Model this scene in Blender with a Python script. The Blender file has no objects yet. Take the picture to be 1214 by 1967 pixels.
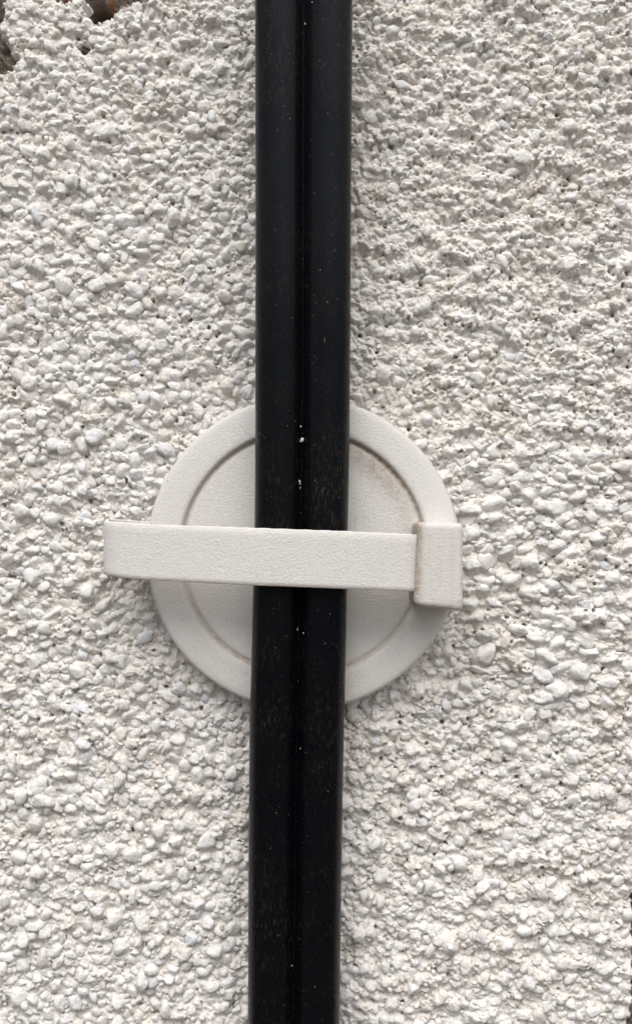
import bpy, bmesh, math, random
import numpy as np

R = math.radians
rng = np.random.default_rng(11)
random.seed(5)
scene = bpy.context.scene
col = scene.collection

# ------------------------------------------------------------------ camera
S = 0.0002            # metres on the wall per photograph pixel
CX, CY = 607.0, 983.5
FOV = R(52)
D = 1967 * S / 2 / math.tan(FOV / 2)
cd = bpy.data.cameras.new('camera')
cd.sensor_fit = 'VERTICAL'
cd.angle = FOV
cd.clip_start, cd.clip_end = 0.01, 50
cam = bpy.data.objects.new('camera', cd)
col.objects.link(cam)
cam.location = (0, -D, 0)
cam.rotation_euler = (R(90), 0, 0)
scene.camera = cam

# ------------------------------------------------------------------ daylight (overcast)
SUN_EL, SUN_AZ = R(54), R(-26)      # high, from the upper left in front of the wall
w = bpy.data.worlds.new('World')
scene.world = w
w.use_nodes = True
nt = w.node_tree
nt.nodes.clear()
out = nt.nodes.new('ShaderNodeOutputWorld')
bg = nt.nodes.new('ShaderNodeBackground')
bg.inputs['Strength'].default_value = 0.09
sky = nt.nodes.new('ShaderNodeTexSky')
sky.sky_type = 'NISHITA'
sky.sun_disc = False
sky.sun_elevation = SUN_EL
sky.sun_rotation = R(180) + SUN_AZ
sky.air_density = 1.0
sky.dust_density = 4.0
sky.ozone_density = 1.0
hs = nt.nodes.new('ShaderNodeHueSaturation')          # cloud cover: nearly colourless sky
hs.inputs['Saturation'].default_value = 0.32
nt.links.new(sky.outputs[0], hs.inputs['Color'])
tc = nt.nodes.new('ShaderNodeTexCoord')
sx = nt.nodes.new('ShaderNodeSeparateXYZ')
nt.links.new(tc.outputs['Generated'], sx.inputs[0])
mr = nt.nodes.new('ShaderNodeMapRange')
mr.inputs['From Min'].default_value = 0.0
mr.inputs['From Max'].default_value = 0.30
op = nt.nodes.new('ShaderNodeMapRange')                # added bright opening on the left, for a sheen along the cable
op.inputs['From Min'].default_value = -0.60
op.inputs['From Max'].default_value = -0.95
op.inputs['To Max'].default_value = 0.30
nt.links.new(sx.outputs['X'], op.inputs['Value'])
ad = nt.nodes.new('ShaderNodeMath')
nt.links.new(sx.outputs['Z'], ad.inputs[0])
nt.links.new(op.outputs[0], ad.inputs[1])
nt.links.new(ad.outputs[0], mr.inputs['Value'])
mx = nt.nodes.new('ShaderNodeMix')
mx.data_type = 'RGBA'
mx.inputs[6].default_value = (1.2, 1.08, 0.96, 1)      # unseen ground, and an added house-high dark band that dims the cable's reflections
nt.links.new(mr.outputs[0], mx.inputs[0])
nt.links.new(hs.outputs[0], mx.inputs[7])
nt.links.new(mx.outputs[2], bg.inputs['Color'])
nt.links.new(bg.outputs[0], out.inputs[0])

sd = bpy.data.lights.new('sun', 'SUN')
sd.energy = 1.3
sd.angle = R(38)
sd.color = (1.0, 0.975, 0.94)
sun = bpy.data.objects.new('sun', sd)
col.objects.link(sun)
# light travels from the upper left front towards the wall (+y)
dx = math.sin(SUN_AZ) * math.cos(SUN_EL)
dy = -math.cos(SUN_AZ) * math.cos(SUN_EL)
dz = math.sin(SUN_EL)
from mathutils import Vector
sun.rotation_euler = Vector((dx, dy, dz)).to_track_quat('Z', 'Y').to_euler()

vs = scene.view_settings
vs.view_transform = 'Standard'
vs.look = 'None'
vs.gamma = 1
vs.use_curve_mapping = False
vs.exposure = 0.76
scene.cycles.max_bounces = 8
scene.cycles.diffuse_bounces = 5


# ------------------------------------------------------------------ helpers
def P(px, py, h):
    """point whose picture position is px, py when it stands h metres off the wall"""
    k = (D - h) / D
    return ((px - CX) * S * k, -h, (CY - py) * S * k)


def tag(o, label=None, cat=None, group=None, kind=None):
    for k, v in (('label', label), ('category', cat), ('group', group), ('kind', kind)):
        if v:
            o[k] = v
    return o


def mesh_np(name, verts, faces, mat, parent=None, smooth=True, attrs=None):
    """verts (n,3), faces (m,3) or (m,4)"""
    me = bpy.data.meshes.new(name)
    verts = np.asarray(verts, dtype=np.float32)
    faces = np.asarray(faces, dtype=np.int32)
    k = faces.shape[1]
    me.vertices.add(len(verts))
    me.vertices.foreach_set('co', verts.ravel())
    me.loops.add(faces.size)
    me.loops.foreach_set('vertex_index', faces.ravel())
    me.polygons.add(len(faces))
    me.polygons.foreach_set('loop_start', np.arange(0, faces.size, k, dtype=np.int32))
    me.polygons.foreach_set('loop_total', np.full(len(faces), k, dtype=np.int32))
    me.update(calc_edges=True)
    me.polygons.foreach_set('use_smooth', np.full(len(faces), smooth))
    for an, av in (attrs or {}).items():
        a = me.attributes.new(an, 'FLOAT', 'POINT')
        a.data.foreach_set('value', np.asarray(av, dtype=np.float32).ravel())
    me.materials.append(mat)
    o = bpy.data.objects.new(name, me)
    col.objects.link(o)
    if parent:
        o.parent = parent
        o.matrix_parent_inverse = parent.matrix_world.inverted() if parent.type != 'EMPTY' else parent.matrix_world.inverted()
    return o


class Mat:
    def __init__(s, name, rough=0.8, spec=0.3):
        s.m = bpy.data.materials.new(name)
        s.m.use_nodes = True
        s.t = s.m.node_tree
        s.b = s.t.nodes['Principled BSDF']
        s.b.inputs['Roughness'].default_value = rough
        s.b.inputs['Specular IOR Level'].default_value = spec
        s.tc = s.t.nodes.new('ShaderNodeTexCoord').outputs['Object']

    def link(s, a, b):
        s.t.links.new(a, b)

    def vec(s, scale):
        n = s.t.nodes.new('ShaderNodeMapping')
        n.inputs['Scale'].default_value = scale
        s.link(s.tc, n.inputs['Vector'])
        return n.outputs[0]

    def noise(s, scale, detail=3, rough=0.55, vec=None):
        n = s.t.nodes.new('ShaderNodeTexNoise')
        n.inputs['Scale'].default_value = scale
        n.inputs['Detail'].default_value = detail
        n.inputs['Roughness'].default_value = rough
        s.link(vec or s.tc, n.inputs['Vector'])
        return n.outputs['Fac']

    def ramp(s, fac, stops):
        n = s.t.nodes.new('ShaderNodeValToRGB')
        e = n.color_ramp.elements
        while len(e) < len(stops):
            e.new(0.5)
        for q, (p, c) in zip(e, stops):
            q.position = p
            q.color = (*c, 1) if len(c) == 3 else c
        s.link(fac, n.inputs[0])
        return n.outputs[0]

    def step(s, fac, a, b):
        n = s.t.nodes.new('ShaderNodeMapRange')
        n.inputs['From Min'].default_value = a
        n.inputs['From Max'].default_value = b
        s.link(fac, n.inputs['Value'])
        return n.outputs[0]

    def math(s, op, a, b):
        n = s.t.nodes.new('ShaderNodeMath')
        n.operation = op
        for i, v in enumerate((a, b)):
            if isinstance(v, (int, float)):
                n.inputs[i].default_value = v
            else:
                s.link(v, n.inputs[i])
        return n.outputs[0]

    def mix(s, fac, a, b, mode='MIX'):
        n = s.t.nodes.new('ShaderNodeMix')
        n.data_type = 'RGBA'
        n.blend_type = mode
        for i, v in ((0, fac), (6, a), (7, b)):
            if isinstance(v, (int, float)):
                n.inputs[i].default_value = v
            elif isinstance(v, tuple):
                n.inputs[i].default_value = (*v, 1)
            else:
                s.link(v, n.inputs[i])
        return n.outputs[2]

    def attr(s, name):
        n = s.t.nodes.new('ShaderNodeAttribute')
        n.attribute_name = name
        return n.outputs['Fac']

    def island(s):
        return s.t.nodes.new('ShaderNodeNewGeometry').outputs['Random Per Island']

    def color(s, c):
        s.link(c, s.b.inputs['Base Color'])

    def bump(s, h, dist, strength=1.0):
        n = s.t.nodes.new('ShaderNodeBump')
        n.inputs['Distance'].default_value = dist
        n.inputs['Strength'].default_value = strength
        s.link(h, n.inputs['Height'])
        s.link(n.outputs[0], s.b.inputs['Normal'])


# ------------------------------------------------------------------ materials
m = Mat('white_painted_render', 0.92, 0.15)
c = m.ramp(m.noise(38, 5), [(0.3, (0.785, 0.735, 0.67)), (0.5, (0.84, 0.81, 0.766)), (0.7, (0.868, 0.852, 0.828))])
c = m.mix(m.step(m.noise(420, 4), 0.50, 0.72), c, (0.70, 0.635, 0.56))
c = m.mix(m.step(m.noise(1500, 2), 0.66, 0.74), c, (0.36, 0.32, 0.28))
m.color(c)
m.bump(m.noise(900, 5, 0.7), 0.0008, 1.0)
M_RENDER = m.m

m = Mat('white_painted_stone', 0.85, 0.2)
c = m.ramp(m.island(), [(0.0, (0.835, 0.80, 0.755)), (0.3, (0.865, 0.845, 0.816)), (0.88, (0.88, 0.868, 0.852)), (0.96, (0.84, 0.84, 0.84)), (1.0, (0.77, 0.78, 0.80))])
c = m.mix(m.step(m.noise(300, 4), 0.56, 0.74), c, (0.72, 0.66, 0.585))
c = m.mix(m.step(m.noise(1600, 2), 0.68, 0.75), c, (0.42, 0.385, 0.345))
m.color(c)
m.bump(m.noise(750, 5, 0.72), 0.0010, 1.0)
M_STONE = m.m

m = Mat('bare_brick_and_mortar', 0.95, 0.1)
n1 = m.noise(500, 5, 0.7)
brick = m.mix(n1, (0.27, 0.13, 0.08), (0.40, 0.22, 0.14))
mort = m.mix(n1, (0.16, 0.13, 0.11), (0.42, 0.36, 0.31))
m.color(m.mix(m.attr('brick'), mort, brick))
m.bump(m.noise(700, 5, 0.7), 0.0012, 1.0)
M_BRICK = m.m

m = Mat('white_moulded_plastic', 0.62, 0.3)
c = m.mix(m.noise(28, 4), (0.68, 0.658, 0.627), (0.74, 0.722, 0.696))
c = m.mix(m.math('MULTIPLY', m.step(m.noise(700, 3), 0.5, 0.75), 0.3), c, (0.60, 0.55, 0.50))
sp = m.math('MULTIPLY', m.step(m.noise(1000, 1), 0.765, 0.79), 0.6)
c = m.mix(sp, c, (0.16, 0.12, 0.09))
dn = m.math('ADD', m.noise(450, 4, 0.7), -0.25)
dd = m.math('MULTIPLY', m.attr('dirt_shade'), m.math('ADD', m.math('MULTIPLY', dn, 1.7), 0.15))
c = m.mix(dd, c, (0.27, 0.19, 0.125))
m.color(c)
m.bump(m.noise(1300, 4, 0.7), 0.00042, 1.0)
M_PLASTIC = m.m

m = Mat('black_cable_sheath', 0.42, 0.17)
m.b.inputs['Specular Tint'].default_value = (0.84, 0.91, 1.0, 1)  # blue of the reflected sky, put into the sheath's specular colour
v = m.vec((1, 1, 0.22))
c = m.mix(m.noise(60, 4), (0.0008, 0.0014, 0.0028), (0.0026, 0.0030, 0.0038))
zone = m.step(m.noise(22, 4, 0.6), 0.42, 0.68)
# streaky grey painted paler up the cable, as reflected light; then dust grains
sz = m.t.nodes.new('ShaderNodeSeparateXYZ')
m.link(m.tc, sz.inputs[0])
high = m.step(m.math('ADD', sz.outputs['Z'], m.math('MULTIPLY', m.noise(30, 3), 0.10)), 0.0, 0.26)
upper_sheen = m.math('MULTIPLY', m.noise(160, 5, 0.7, vec=v), m.math('ADD', m.math('MULTIPLY', high, 0.034), 0.002))
c = m.mix(upper_sheen, c, (0.25, 0.245, 0.235))
dust = m.math('MULTIPLY', m.step(m.noise(1500, 3, 0.7, vec=v), 0.54, 0.78), zone)
c = m.mix(m.math('MULTIPLY', dust, 0.30), c, (0.23, 0.18, 0.14))
c = m.mix(m.math('MULTIPLY', m.step(m.noise(1150, 2, vec=m.vec((1, 1, 0.6))), 0.72, 0.78), 0.6), c, (0.30, 0.25, 0.20))
c = m.mix(m.math('MULTIPLY', m.step(m.noise(2300, 1), 0.73, 0.79), 0.40), c, (0.30, 0.26, 0.22))
m.color(c)
m.link(m.math('ADD', m.math('MULTIPLY', m.noise(90, 4), 0.16), 0.20), m.b.inputs['Roughness'])
m.bump(m.noise(700, 3, vec=v), 0.00008, 0.5)
M_CABLE = m.m

m = Mat('dried_white_paint', 0.8, 0.2)
m.color(m.mix(m.noise(900, 3), (0.62, 0.60, 0.57), (0.85, 0.84, 0.82)))
M_FLECK = m.m


# ------------------------------------------------------------------ the roughcast wall
X0, X1, Y0, Y1 = -150.0, 1364.0, -150.0, 2117.0
ST = 1.6
nx, ny = int((X1 - X0) / ST) + 1, int((Y1 - Y0) / ST) + 1
gx = X0 + np.arange(nx) * ST
gy = Y0 + np.arange(ny) * ST
GX, GY = np.meshgrid(gx, gy)

fy = np.fft.fftfreq(ny, ST)[:, None]
fx = np.fft.rfftfreq(nx, ST)[None, :]
FF = np.sqrt(fx * fx + fy * fy)


def band(lam, seed, width=0.45):
    """random field with features about lam photograph pixels long, unit variance"""
    n = np.random.default_rng(seed).standard_normal((ny, nx))
    f = np.fft.rfft2(n)
    with np.errstate(divide='ignore'):
        lf = np.log(np.maximum(FF, 1e-9) * lam)
    f *= np.exp(-0.5 * (lf / width) ** 2)
    h = np.fft.irfft2(f, (ny, nx))
    return h / h.std()


def lowpass(lam, seed):
    n = np.random.default_rng(seed).standard_normal((ny, nx))
    f = np.fft.rfft2(n) * np.exp(-0.5 * (FF * lam) ** 2)
    h = np.fft.irfft2(f, (ny, nx))
    return h / h.std()


def sm(a, b, x):
    t = np.clip((x - a) / (b - a), 0, 1)
    return t * t * (3 - 2 * t)


PATCH = (889, 853, 1290, 1355)       # an added, made-up rectangle of coarser stones


def in_patch(x, y):
    return (x > PATCH[0]) & (x < PATCH[2]) & (y > PATCH[1]) & (y < PATCH[3])


# character of the coat: 1 = distinct stones, 0 = buried under paint and mortar
def coat_at(x, y):
    inp = in_patch(x, y)
    return np.where(inp, 0.80, np.clip(0.86 - 0.62 * sm(560, 800, x) * (1 - sm(900, 1500, y)) - 0.45 * (1 - sm(60, 420, y)) * (1 - sm(300, 700, x)) - 0.30 * sm(640, 760, x) * sm(900, 1500, y) - 0.25 * np.exp(-((x - 590) / 150.0) ** 2), 0.08, 1))


COAT = coat_at(GX, GY)
COAT = np.asarray(COAT)
MM = 0.001
H = 0.6 * MM * lowpass(60, 1) + 0.25 * MM * band(110, 2)
H -= 1.6 * MM * np.exp(-((GX - 600) / 95.0) ** 2)            # hollow behind the cable
# thrown mortar settles in slack, slightly drooping ridges
_n = np.random.default_rng(55).standard_normal((ny, nx))
_q = np.sqrt((fx * 105) ** 2 + ((fy + 0.22 * fx) * 46) ** 2)
with np.errstate(divide='ignore'):
    ridge = np.fft.irfft2(np.fft.rfft2(_n) * np.exp(-0.5 * (np.log(np.maximum(_q, 1e-9)) / 0.5) ** 2), (ny, nx))
ridge /= ridge.std()
H += MM * ridge * (0.26 + 0.36 * sm(640, 760, GX))
BASE = H.copy()


def hidx(x, y):
    return int(round((y - Y0) / ST)), int(round((x - X0) / ST))


# ---- stone positions by dart throwing
cell = 26.0
grid = {}
stones = []


def try_add(x, y, r, pack):
    ci, cj = int((x - X0) / cell), int((y - Y0) / cell)
    for a in range(ci - 2, ci + 3):
        for b in range(cj - 2, cj + 3):
            for (sx_, sy_, sr) in grid.get((a, b), ()):
                if (sx_ - x) ** 2 + (sy_ - y) ** 2 < ((sr + r) * pack) ** 2:
                    return False
    grid.setdefault((ci, cj), []).append((x, y, r))
    stones.append((x, y, r))
    return True


def edge_mask(x, y):
    """True where the render coat is still on the wall"""
    top = np.interp(x, [-400, 0, 22, 40, 85, 120, 128, 140, 160, 166, 178, 196, 214, 228, 252, 292, 305, 320],
                    [4, 4, -5, 1, -6, 3, 12, 3, -6, 22, 54, 44, 32, 20, 11, 3, -20, -400])
    left = np.interp(y, [-400, 30, 48, 70, 80, 104, 110, 118, 128, 148, 158, 400],
                     [12, 12, 3, 4, 16, 24, 43, 40, 24, 6, -6, -400])
    right = np.interp(y, [-400, 1690, 1720, 1790, 1860, 1900, 1930, 1967, 2300],
                      [1900, 1900, 1213, 1211, 1210, 1209, 1210, 1202, 1182])
    hole = ((x - 160) / 13.0) ** 2 + ((y - 92) / 9.5) ** 2 + 0.5 * np.sin(x * 0.9)
    return (y > top) & (x > left) & (x < right) & (hole > 1)


def throw(n, r0, r1, pack, power=1.0, cond=None):
    for _ in range(n):
        x = rng.uniform(X0, X1)
        y = rng.uniform(Y0, Y1)
        r = r0 + (r1 - r0) * rng.random() ** power
        if cond and not cond(x, y):
            continue
        p = in_patch(x, y)
        if p:
            r *= 1.14
        else:
            r *= 0.80 + 0.22 * float(coat_at(x, y))
        try_add(x, y, r, pack)


bare = lowpass(30, 77)      # patches of plain mortar between the stones


def not_bare(x, y):
    i, j = hidx(x, y)
    return bare[min(i, ny - 1), min(j, nx - 1)] < 1.05 or in_patch(x, y)


throw(500, 14, 18, 0.80, 1.8, not_bare)
throw(20000, 8.5, 14, 0.75, 1.2, not_bare)
throw(34000, 5.5, 9.5, 0.75, 1.0)
throw(26000, 2.6, 5.5, 0.72)
stones = [s for s in stones if bool(edge_mask(s[0] - 0.5 * s[2], s[1])) and bool(edge_mask(s[0] + 0.6 * s[2], s[1])) and bool(edge_mask(s[0], s[1] - 0.6 * s[2]))]

# ---- mortar gathers round every stone; some stones are wholly under it
wx = 1.6 * band(20, 31)
wy = 1.6 * band(20, 32)
solid = []
for (x, y, r) in stones:
    c_ = float(coat_at(x, y))
    buried = rng.random() > (0.30 + 0.66 * c_)
    i, j = hidx(x, y)
    k = int(1.7 * r / ST) + 3
    i0, i1, j0, j1 = max(i - k, 0), min(i + k + 1, ny), max(j - k, 0), min(j + k + 1, nx)
    if i1 <= i0 or j1 <= j0:
        continue
    b = BASE[min(max(i, 0), ny - 1), min(max(j, 0), nx - 1)]
    ux = (gx[j0:j1][None, :] - x + wx[i0:i1, j0:j1]) / r
    uy = (gy[i0:i1][:, None] - y + wy[i0:i1, j0:j1]) / r
    if buried:
        # faceted lump: lowest of several tilted planes
        a = rng.random() * math.pi
        e = 0.75 + 0.4 * rng.random()
        vx, vy = (ux * math.cos(a) + uy * math.sin(a)) * e, (-ux * math.sin(a) + uy * math.cos(a)) / e
        h = np.full(vx.shape, 0.75 + 0.35 * rng.random())
        h += 0.25 * rng.uniform(-1, 1) * vx + 0.25 * rng.uniform(-1, 1) * vy
        for q in range(6):
            t = 2 * math.pi * (q + rng.uniform(-0.35, 0.35)) / 6
            h = np.minimum(h, (1.0 + 0.2 * rng.random() - (vx * math.cos(t) + vy * math.sin(t))) * rng.uniform(1.1, 2.6))
        hh = b + np.maximum(h, -0.2) * r * S * 0.82
        hh = np.where(h > 0, hh, -1)
    else:
        d2 = ux * ux + uy * uy
        hh = b + (1.42 - d2) * r * S * 0.38
        solid.append((x, y, r, b))
    sub = H[i0:i1, j0:j1]
    np.maximum(sub, hh, out=sub)

rough = 0.6 + 0.8 * (1 - COAT)
H += rough * (0.10 * MM * np.abs(band(16, 3)) + 0.16 * MM * band(30, 4)) + 0.060 * MM * band(8, 5)
H += (1 - COAT) * 0.09 * MM * np.maximum(band(12, 6), -0.3)
# pin holes and air pockets
for _ in range(6000):
    x, y = rng.uniform(X0 + 8, X1 - 8), rng.uniform(Y0 + 8, Y1 - 8)
    r = 1.4 + 2.9 * rng.random() ** 2.4
    i, j = hidx(x, y)
    k = int(r / ST) + 3
    d = np.hypot(gx[j - k:j + k + 1][None, :] - x, (gy[i - k:i + k + 1][:, None] - y) * (0.7 + 0.6 * rng.random()))
    H[i - k:i + k + 1, j - k:j + k + 1] -= (0.8 + 1.6 * rng.random()) * MM * r / 2.0 * (1 - sm(r * 0.6, r * 1.35, d))

MASK = edge_mask(GX + 2.2 * band(34, 41) + 1.6 * band(13, 43), GY + 2.2 * band(34, 42) + 1.8 * band(13, 44))
soft = MASK.astype(float)
for _ in range(3):
    soft = (soft + np.roll(soft, 1, 0) + np.roll(soft, -1, 0) + np.roll(soft, 1, 1) + np.roll(soft, -1, 1)) / 5
e_ = sm(0.04, 0.40, soft)
H = H * e_ - 6.5 * MM * (1 - e_)
MASK = e_ > 0.01

kx = (D - 0) / D
verts = np.stack([(GX - CX) * S, -H, (CY - GY) * S], -1).reshape(-1, 3)
# overhanging lips: the coat leans a little downwards as thrown mortar does
idx = np.arange(nx * ny).reshape(ny, nx)
f = np.stack([idx[:-1, :-1], idx[1:, :-1], idx[1:, 1:], idx[:-1, 1:]], -1).reshape(-1, 4)
mk = MASK
keep = (mk[:-1, :-1] | mk[1:, :-1] | mk[1:, 1:] | mk[:-1, 1:]).reshape(-1)
f = f[keep]
wall = mesh_np('roughcast_wall', verts, f, M_RENDER)
tag(wall, 'white painted roughcast wall, chipped to bare brick at its corner, behind the black cable', 'wall', kind='thing')

# ---- the stones that stand out of the coat
bm = bmesh.new()
bmesh.ops.create_icosphere(bm, subdivisions=3, radius=1)
DIR3 = np.array([v.co[:] for v in bm.verts]); F3 = np.array([[v.index for v in q.verts] for q in bm.faces])
bm.free()
bm = bmesh.new()
bmesh.ops.create_icosphere(bm, subdivisions=2, radius=1)
DIR2 = np.array([v.co[:] for v in bm.verts]); F2 = np.array([[v.index for v in q.verts] for q in bm.faces])
bm.free()


def proto(dirs, g):
    k_ = int(g.integers(6, 9))
    n = g.standard_normal((k_, 3)); n /= np.linalg.norm(n, axis=1)[:, None]
    d = g.uniform(0.50, 0.88, k_)
    dot = dirs @ n.T
    rr = np.where(dot > 0.05, d[None, :] / np.maximum(dot, 0.05), 9.0)
    rr = np.concatenate([rr, np.full((len(dirs), 1), 1.08)], 1)
    p = 38.0
    rad = (np.sum(rr ** -p, axis=1)) ** (-1 / p) * 1.04
    lump = np.zeros(len(dirs))
    for _ in range(7):
        k = g.standard_normal(3) * 4.0
        lump += np.sin(dirs @ k + g.uniform(0, 6.28)) * 0.028
    for _ in range(9):
        k = g.standard_normal(3) * 8.5
        lump += np.sin(dirs @ k + g.uniform(0, 6.28)) * 0.024
    return dirs * (rad * (1 + lump))[:, None]


PR3 = [proto(DIR3, np.random.default_rng(100 + i)) for i in range(40)]
PR2 = [proto(DIR2, np.random.default_rng(300 + i)) for i in range(40)]


def rot(g):
    q = g.standard_normal(4); q /= np.linalg.norm(q)
    a, b, c, d = q
    return np.array([[1 - 2 * (c * c + d * d), 2 * (b * c - a * d), 2 * (b * d + a * c)],
                     [2 * (b * c + a * d), 1 - 2 * (b * b + d * d), 2 * (c * d - a * b)],
                     [2 * (b * d - a * c), 2 * (c * d + a * b), 1 - 2 * (b * b + c * c)]])


VV, FV, off = [], [], 0
for (x, y, r, b) in solid:
    big = r > 7.0
    pr = (PR3 if big else PR2)[rng.integers(40)]
    v = pr @ rot(rng).T
    st = rng.uniform(0.70, 1.4)
    ang = rng.uniform(0, math.pi)
    ca, sa = math.cos(ang), math.sin(ang)
    v = v * np.array([st, rng.uniform(0.60, 0.90), 1 / st ** 0.6])
    v = np.stack([v[:, 0] * ca - v[:, 2] * sa, v[:, 1], v[:, 0] * sa + v[:, 2] * ca], -1)
    if in_patch(x, y):
        v = v * np.array([1.18, 1, 0.84])
    R_ = r * S * 1.02
    hgt = b + R_ * (rng.uniform(0.06, 0.46) if r > 5.6 else rng.uniform(0.2, 1.5))
    VV.append(v * R_ + np.array([(x - CX) * S, -hgt, (CY - y) * S]))
    FV.append((F3 if big else F2) + off)
    off += len(v)
peb = mesh_np('pebble_dash', np.concatenate(VV), np.concatenate(FV), M_STONE, wall)
peb['kind'] = 'stuff'

# ---- old brick and mortar bed behind the coat
bs = 4.0
bx = np.arange(X0, X1 + bs, bs); by = np.arange(Y0, Y1 + bs, bs)
BX, BY = np.meshgrid(bx, by)
gb = np.random.default_rng(9)
bh = -4.2 * MM + 1.0 * MM * gb.standard_normal(BX.shape) + 1.2 * MM * np.sin(BX * 0.11 + 2 * np.sin(BY * 0.07)) * np.sin(BY * 0.13)
cav = np.exp(-(((BX - 186) / 22) ** 2 + ((BY - 26) / 30) ** 2) ** 2)
bh -= 24 * MM * cav
bh -= 16 * MM * sm(1195, 1210, BX) * (1 - sm(1850, 1890, BY)) * sm(1650, 1700, BY)
orange = (((BX > 119) & (BX < 143) & (BY < 22)) | ((BX > 203) & (BX < 222) & (BY < 40)) | ((BX > 281) & (BX < 400) & (BY < 6)) | ((BX < 7) & (BY > 30) & (BY < 42))).astype(float)
bi = np.arange(bx.size * by.size).reshape(by.size, bx.size)
bf = np.stack([bi[:-1, :-1], bi[1:, :-1], bi[1:, 1:], bi[:-1, 1:]], -1).reshape(-1, 4)
mesh_np('brick_backing', np.stack([(BX - CX) * S, -bh, (CY - BY) * S], -1).reshape(-1, 3), bf, M_BRICK, wall, attrs={'brick': orange.ravel()})

# ------------------------------------------------------------------ twin black cable
YS = [-200, 0, 400, 850, 980, 1060, 1150, 1250, 1400, 1500, 1700, 1967, 2200]
LS = [489, 490, 491, 490.5, 489.5, 488, 486, 483.5, 479.5, 478.5, 477, 476.5, 476]
RS = [678, 677, 674.5, 671.5, 669, 667.5, 666, 664.5, 661, 659, 655.5, 652, 649.5]


def smooth_interp(y, xs, vs_):
    t = [np.interp(y + o, xs, vs_) for o in (-50, -25, 0, 25, 50)]
    return sum(t) / 5


def cable_section(py):
    hc = float(np.interp(py, [-200, 700, 1062, 1400, 2200], [0.0245, 0.0195, 0.0187, 0.0170, 0.0140]))
    l, r_ = float(smooth_interp(py, YS, LS)), float(smooth_interp(py, YS, RS))
    a = P(l, py, hc); b = P(r_, py, hc)
    return hc, a[0], b[0], a[2]


def profile(n=120):
    """closed outline (u across, v out of the wall), half width 1"""
    rl = 0.503
    cu = 1 - rl
    def front(u):
        au = abs(u)
        q = abs((au - cu) / rl)
        v = rl * max(0.0, 1 - q ** 2.0) ** (1 / 2.0) if q <= 1 else 0.0
        web = 0.17
        if au < cu:
            v = max(v, web) if v < 0.5 else v
            d = abs(v - web)
            v = v + max(0, 0.03 - d) * 0.3
        if au < 0.036:
            v = max(v, 0.17 + 0.08 * (1 - (au / 0.036) ** 2))
        return v
    t = np.linspace(0, math.pi, n)
    us = np.unique(np.concatenate([-np.cos(t), np.linspace(-0.09, 0.09, 37)]))
    vf = np.array([front(u) for u in us])
    pts = [(u, v) for u, v in zip(us, vf)]
    back = [(u, -front(u) if abs(u) > 0.05 else -0.14) for u in us[::-1][1:-1:2]]
    return np.array(pts + back), us, vf


PROF, PU, PV = profile()
ys = np.arange(-160, 2130, 12.0)
rows = []
for py in ys:
    hc, xa, xb, z = cable_section(py)
    c0, hw = (xa + xb) / 2, (xb - xa) / 2
    wob = 0.010 * hw * math.sin(py * 0.011 + 1) * (0.5 + 0.5 * math.sin(py * 0.0043))
    rows.append(np.stack([c0 + PROF[:, 0] * hw, -(hc + PROF[:, 1] * hw + wob), np.full(len(PROF), z)], -1))
rows = np.array(rows)
n = len(PROF)
ii = np.arange(len(ys) * n).reshape(len(ys), n)
nxt = np.roll(ii, -1, axis=1)
cf = np.stack([ii[:-1], ii[1:], nxt[1:], nxt[:-1]], -1).reshape(-1, 4)
cable = mesh_np('twin_cable', rows.reshape(-1, 3), cf, M_CABLE)
tag(cable, 'black flat twin cable with dusty grooved sheath, running down the white wall under the strap', 'cable')


def cable_front(py, u):
    hc, xa, xb, z = cable_section(py)
    hw = (xb - xa) / 2
    return np.array([(xa + xb) / 2 + u * hw, -(hc + float(np.interp(u, PU, PV)) * hw), z])


# splashes of dried paint in the groove
for (px, py, r) in [(580, 846, 3.6), (577, 821, 1.7), (575, 925, 2.7), (576.5, 938, 1.9), (571.5, 1207, 2.3), (583, 1213, 1.2), (577, 1432, 1.0), (600, 22, 1.3), (585, 56, 1.5), (560, 1846, 1.1)]:
    hc, xa, xb, z = cable_section(py)
    tx = P(px, py, hc + 0.006)[0]
    u = (tx - (xa + xb) / 2) / ((xb - xa) / 2)
    c0 = cable_front(py, u)
    g = np.random.default_rng(int(py))
    vv, ff, o_ = [], [], 0
    for q in range(4):
        k = r * S * (1.0 if q == 0 else g.uniform(0.3, 0.6))
        sh = np.array([g.normal() * r * S * 0.9, 0, g.normal() * r * S * 1.0]) * (q > 0)
        vv.append(PR2[g.integers(40)] * np.array([k * 1.1, k * 0.5, k]) + c0 + sh)
        ff.append(F2 + o_)
        o_ += len(vv[-1])
    mesh_np('paint_fleck', np.concatenate(vv), np.concatenate(ff), M_FLECK, cable)

# ------------------------------------------------------------------ white cable clip
clip = bpy.data.objects.new('cable_clip', None)
clip.location = P(583, 1062, 0.0)
col.objects.link(clip)
bpy.context.view_layer.update()
tag(clip, 'white plastic clip with round ringed base, its strap and buckle round the black cable', 'cable clip')

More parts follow.
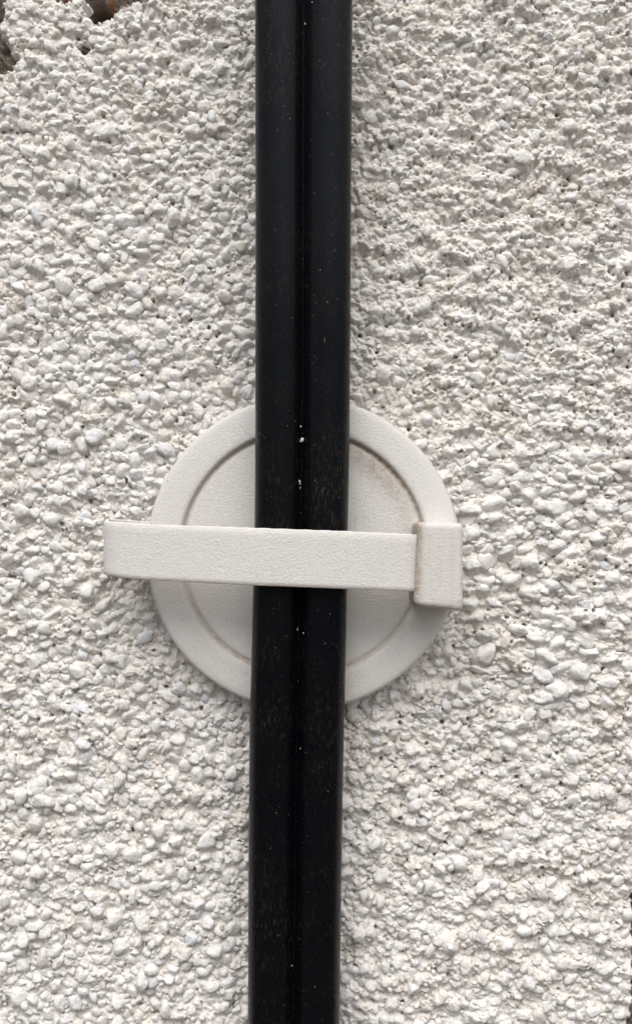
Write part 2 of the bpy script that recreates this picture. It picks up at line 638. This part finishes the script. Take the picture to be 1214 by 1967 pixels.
# base: turned disc with a raised ring
prof = [(282, 1.0), (296, 2.0), (298.5, 4.0), (298.5, 7.4), (297.5, 8.6), (295, 9.5), (290, 9.85), (283, 10.05), (274, 10.2), (264, 10.35), (254, 10.45), (247, 10.5), (242, 10.45), (239, 10.3), (237, 10.0), (235.5, 9.6), (234.5, 9.2), (233.5, 8.9), (232, 8.65), (230, 8.6), (228, 8.75), (226, 8.95), (223, 9.05), (217, 9.05), (210, 9.05), (202, 9.05), (192, 9.05), (180, 9.05), (165, 9.05), (140, 9.05), (110, 9.05), (75, 9.05), (40, 9.05), (12, 9.05), (0.5, 9.05)]
seg = 288
th = np.linspace(0, 2 * math.pi, seg, endpoint=False)
k9 = S * (D - 0.0095) / D
c0 = np.array(P(582.5, 1063, 0.0095))
pr = np.array(prof)
rr = pr[:, 0][:, None] * np.where(pr[:, 0] > 270, 1.013, 1.004)[:, None] * (1 + 0.0018 * np.sin(3 * th + 1) + 0.0012 * np.sin(7 * th))[None, :]
V = np.stack([c0[0] + rr * k9 * np.cos(th), -(pr[:, 1][:, None] * MM + 0 * th), c0[2] + rr * k9 * np.sin(th)], -1)
dirt_shade = 0.95 * np.exp(-((pr[:, 0] - 232.0) / 5.5) ** 2)[:, None] * (0.75 + 0.25 * np.sin(2 * th - 0.6) + 0.05 * np.sin(9 * th))
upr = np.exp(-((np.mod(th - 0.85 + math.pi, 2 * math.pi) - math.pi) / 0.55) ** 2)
dirt_shade = dirt_shade + 0.8 * upr[None, :] * np.exp(-((pr[:, 0] - 212) / 22) ** 2)[:, None]
dirt_shade = dirt_shade + 0.5 * np.exp(-((pr[:, 0] - 297.5) / 2.0) ** 2)[:, None] * (0.6 + 0.4 * np.sin(2 * th + 0.5))
ii = np.arange(len(prof) * seg).reshape(len(prof), seg)
nxt = np.roll(ii, -1, axis=1)
df = np.stack([ii[:-1], nxt[:-1], nxt[1:], ii[1:]], -1).reshape(-1, 4)
mesh_np('base_disc', V.reshape(-1, 3), df, M_PLASTIC, clip, attrs={'dirt_shade': dirt_shade.ravel()})

# strap: a band looping from the buckle over the cable and back round the left of the disc
ctl = [(868, 24.5), (830, 26.2), (800, 27.6), (740, 28.9), (668, 29.7), (580, 29.9), (490, 29.6), (420, 28.9), (340, 28.0), (270, 26.6), (235, 25.4), (216, 23.8), (206, 21.4), (203.5, 18.6), (207, 15.6), (220, 12.8), (245, 10.4), (285, 8.4), (315, 7.4)]


def catmull(pts, m_=10):
    p = np.array([pts[0]] + list(pts) + [pts[-1]], float)
    o_ = []
    for i in range(1, len(p) - 2):
        for t in np.linspace(0, 1, m_, endpoint=False):
            o_.append(0.5 * ((2 * p[i]) + (-p[i - 1] + p[i + 1]) * t + (2 * p[i - 1] - 5 * p[i] + 4 * p[i + 1] - p[i + 2]) * t * t + (-p[i - 1] + 3 * p[i] - 3 * p[i + 1] + p[i + 2]) * t ** 3))
    o_.append(p[-2])
    return np.array(o_)


path = catmull(ctl, 16)
TH = 0.75 * MM
TOPX, TOPY = [190, 235, 290, 490, 660, 800, 900], [1001, 1003, 1007, 1014, 1020, 1026.5, 1031]
BOTX, BOTY = [190, 235, 290, 480, 665, 797, 900], [1101, 1110, 1114.5, 1124.5, 1131.5, 1137, 1142]
# section: (across the thickness, along the height -1 bottom .. 1 top, extra)
sec = []
for s_ in np.linspace(-0.97, 0.955, 15):
    sec.append((1.0, s_))
sec += [(0.86, 0.982), (0.45, 0.997), (-0.1, 1.0), (-0.7, 0.995), (-1.0, 0.97)]
for s_ in np.linspace(0.8, -0.97, 8):
    sec.append((-1.0, s_))
sec += [(-0.7, -0.995), (0.6, -0.995)]
rows, edge_tone = [], []
world = np.array([(P(px, 1062, h * MM)[0], h * MM) for px, h in path])
tan = np.gradient(world, axis=0)
tan /= np.linalg.norm(tan, axis=1)[:, None]
for i, (px, h) in enumerate(path):
    hm = h * MM
    nrm = np.array([tan[i][1], -tan[i][0]])       # outwards
    zt = P(px, float(np.interp(px, TOPX, TOPY)), hm)[2]
    zb = P(px, float(np.interp(px, BOTX, BOTY)), hm)[2]
    zt += 0.00006 * math.sin(i * 0.9) + 0.00004 * random.uniform(-1, 1)
    zb += 0.00005 * random.uniform(-1, 1)
    if i > 16 * 13:                    # the returning half sits a little higher
        zt += 5 * S * min(1.0, (i - 16 * 13) / 12)
    row = []
    for (a, s_) in sec:
        o_ = nrm * TH * a
        lean = -0.0005 * max(0.0, (s_ - 0.90) / 0.1)     # the top edge rounds back
        row.append((world[i][0] + o_[0] + nrm[0] * lean, -(world[i][1] + o_[1] + nrm[1] * lean), zb + (zt - zb) * (s_ + 1) / 2))
        edge_tone.append(0.35 * math.exp(-((s_ - 0.93) / 0.03) ** 2) + 0.5 * math.exp(-((s_ + 0.985) / 0.03) ** 2))  # dirt line near the top; the bottom line is a painted edge shadow
    rows.append(row)
V = np.array(rows)
ns = len(sec)
ii = np.arange(V.shape[0] * ns).reshape(-1, ns)
nxt = np.roll(ii, -1, axis=1)
sf = np.stack([ii[:-1], nxt[:-1], nxt[1:], ii[1:]], -1).reshape(-1, 4)
mesh_np('strap', V.reshape(-1, 3), sf, M_PLASTIC, clip, attrs={'dirt_shade': np.array(edge_tone)})

# buckle: bevelled block on the rim that swallows the end of the strap
def block(name, quad, h0, h1, bev, parent, dirtfn, cuts=10):
    bm = bmesh.new()
    fr = [bm.verts.new(P(px, py, h1)) for px, py in quad]
    bk = [bm.verts.new((v.co.x, -h0, v.co.z)) for v in fr]
    bm.faces.new(fr)
    bm.faces.new(bk[::-1])
    for i in range(4):
        j = (i + 1) % 4
        bm.faces.new((fr[j], fr[i], bk[i], bk[j]))
    bmesh.ops.recalc_face_normals(bm, faces=bm.faces)
    bmesh.ops.bevel(bm, geom=list(bm.edges), offset=bev, segments=4, profile=0.6, affect='EDGES')
    bmesh.ops.subdivide_edges(bm, edges=[e for e in bm.edges if e.calc_length() > 0.004], cuts=cuts, use_grid_fill=True)
    bmesh.ops.triangulate(bm, faces=[q for q in bm.faces if len(q.verts) > 4])
    me = bpy.data.meshes.new(name)
    bm.to_mesh(me)
    bm.free()
    a = me.attributes.new('dirt_shade', 'FLOAT', 'POINT')
    for v in me.vertices:
        a.data[v.index].value = dirtfn(v.co)
    for p in me.polygons:
        p.use_smooth = True
    me.materials.append(M_PLASTIC)
    o = bpy.data.objects.new(name, me)
    col.objects.link(o)
    o.parent = parent
    o.matrix_parent_inverse = parent.matrix_world.inverted()
    return o


def bdirt(co):
    k = D / (D + co.y)
    px, py = CX + co.x / S * k, CY - co.z / S * k
    left = 803 - 8 * (py - 1004) / 160
    return min(1.0, 1.15 * math.exp(-(max(0, px - left) / 10.0) ** 2) + 0.6 * math.exp(-((py - 1166) / 5.0) ** 2) + 0.14 + 0.05 * math.sin(px * 0.55) * math.sin(px * 0.23 + 1))


block('buckle', [(803, 1003.5), (889.5, 1005.5), (889.5, 1175), (795, 1163.5)], 0.007, 0.0315, 0.0022, clip, bdirt)
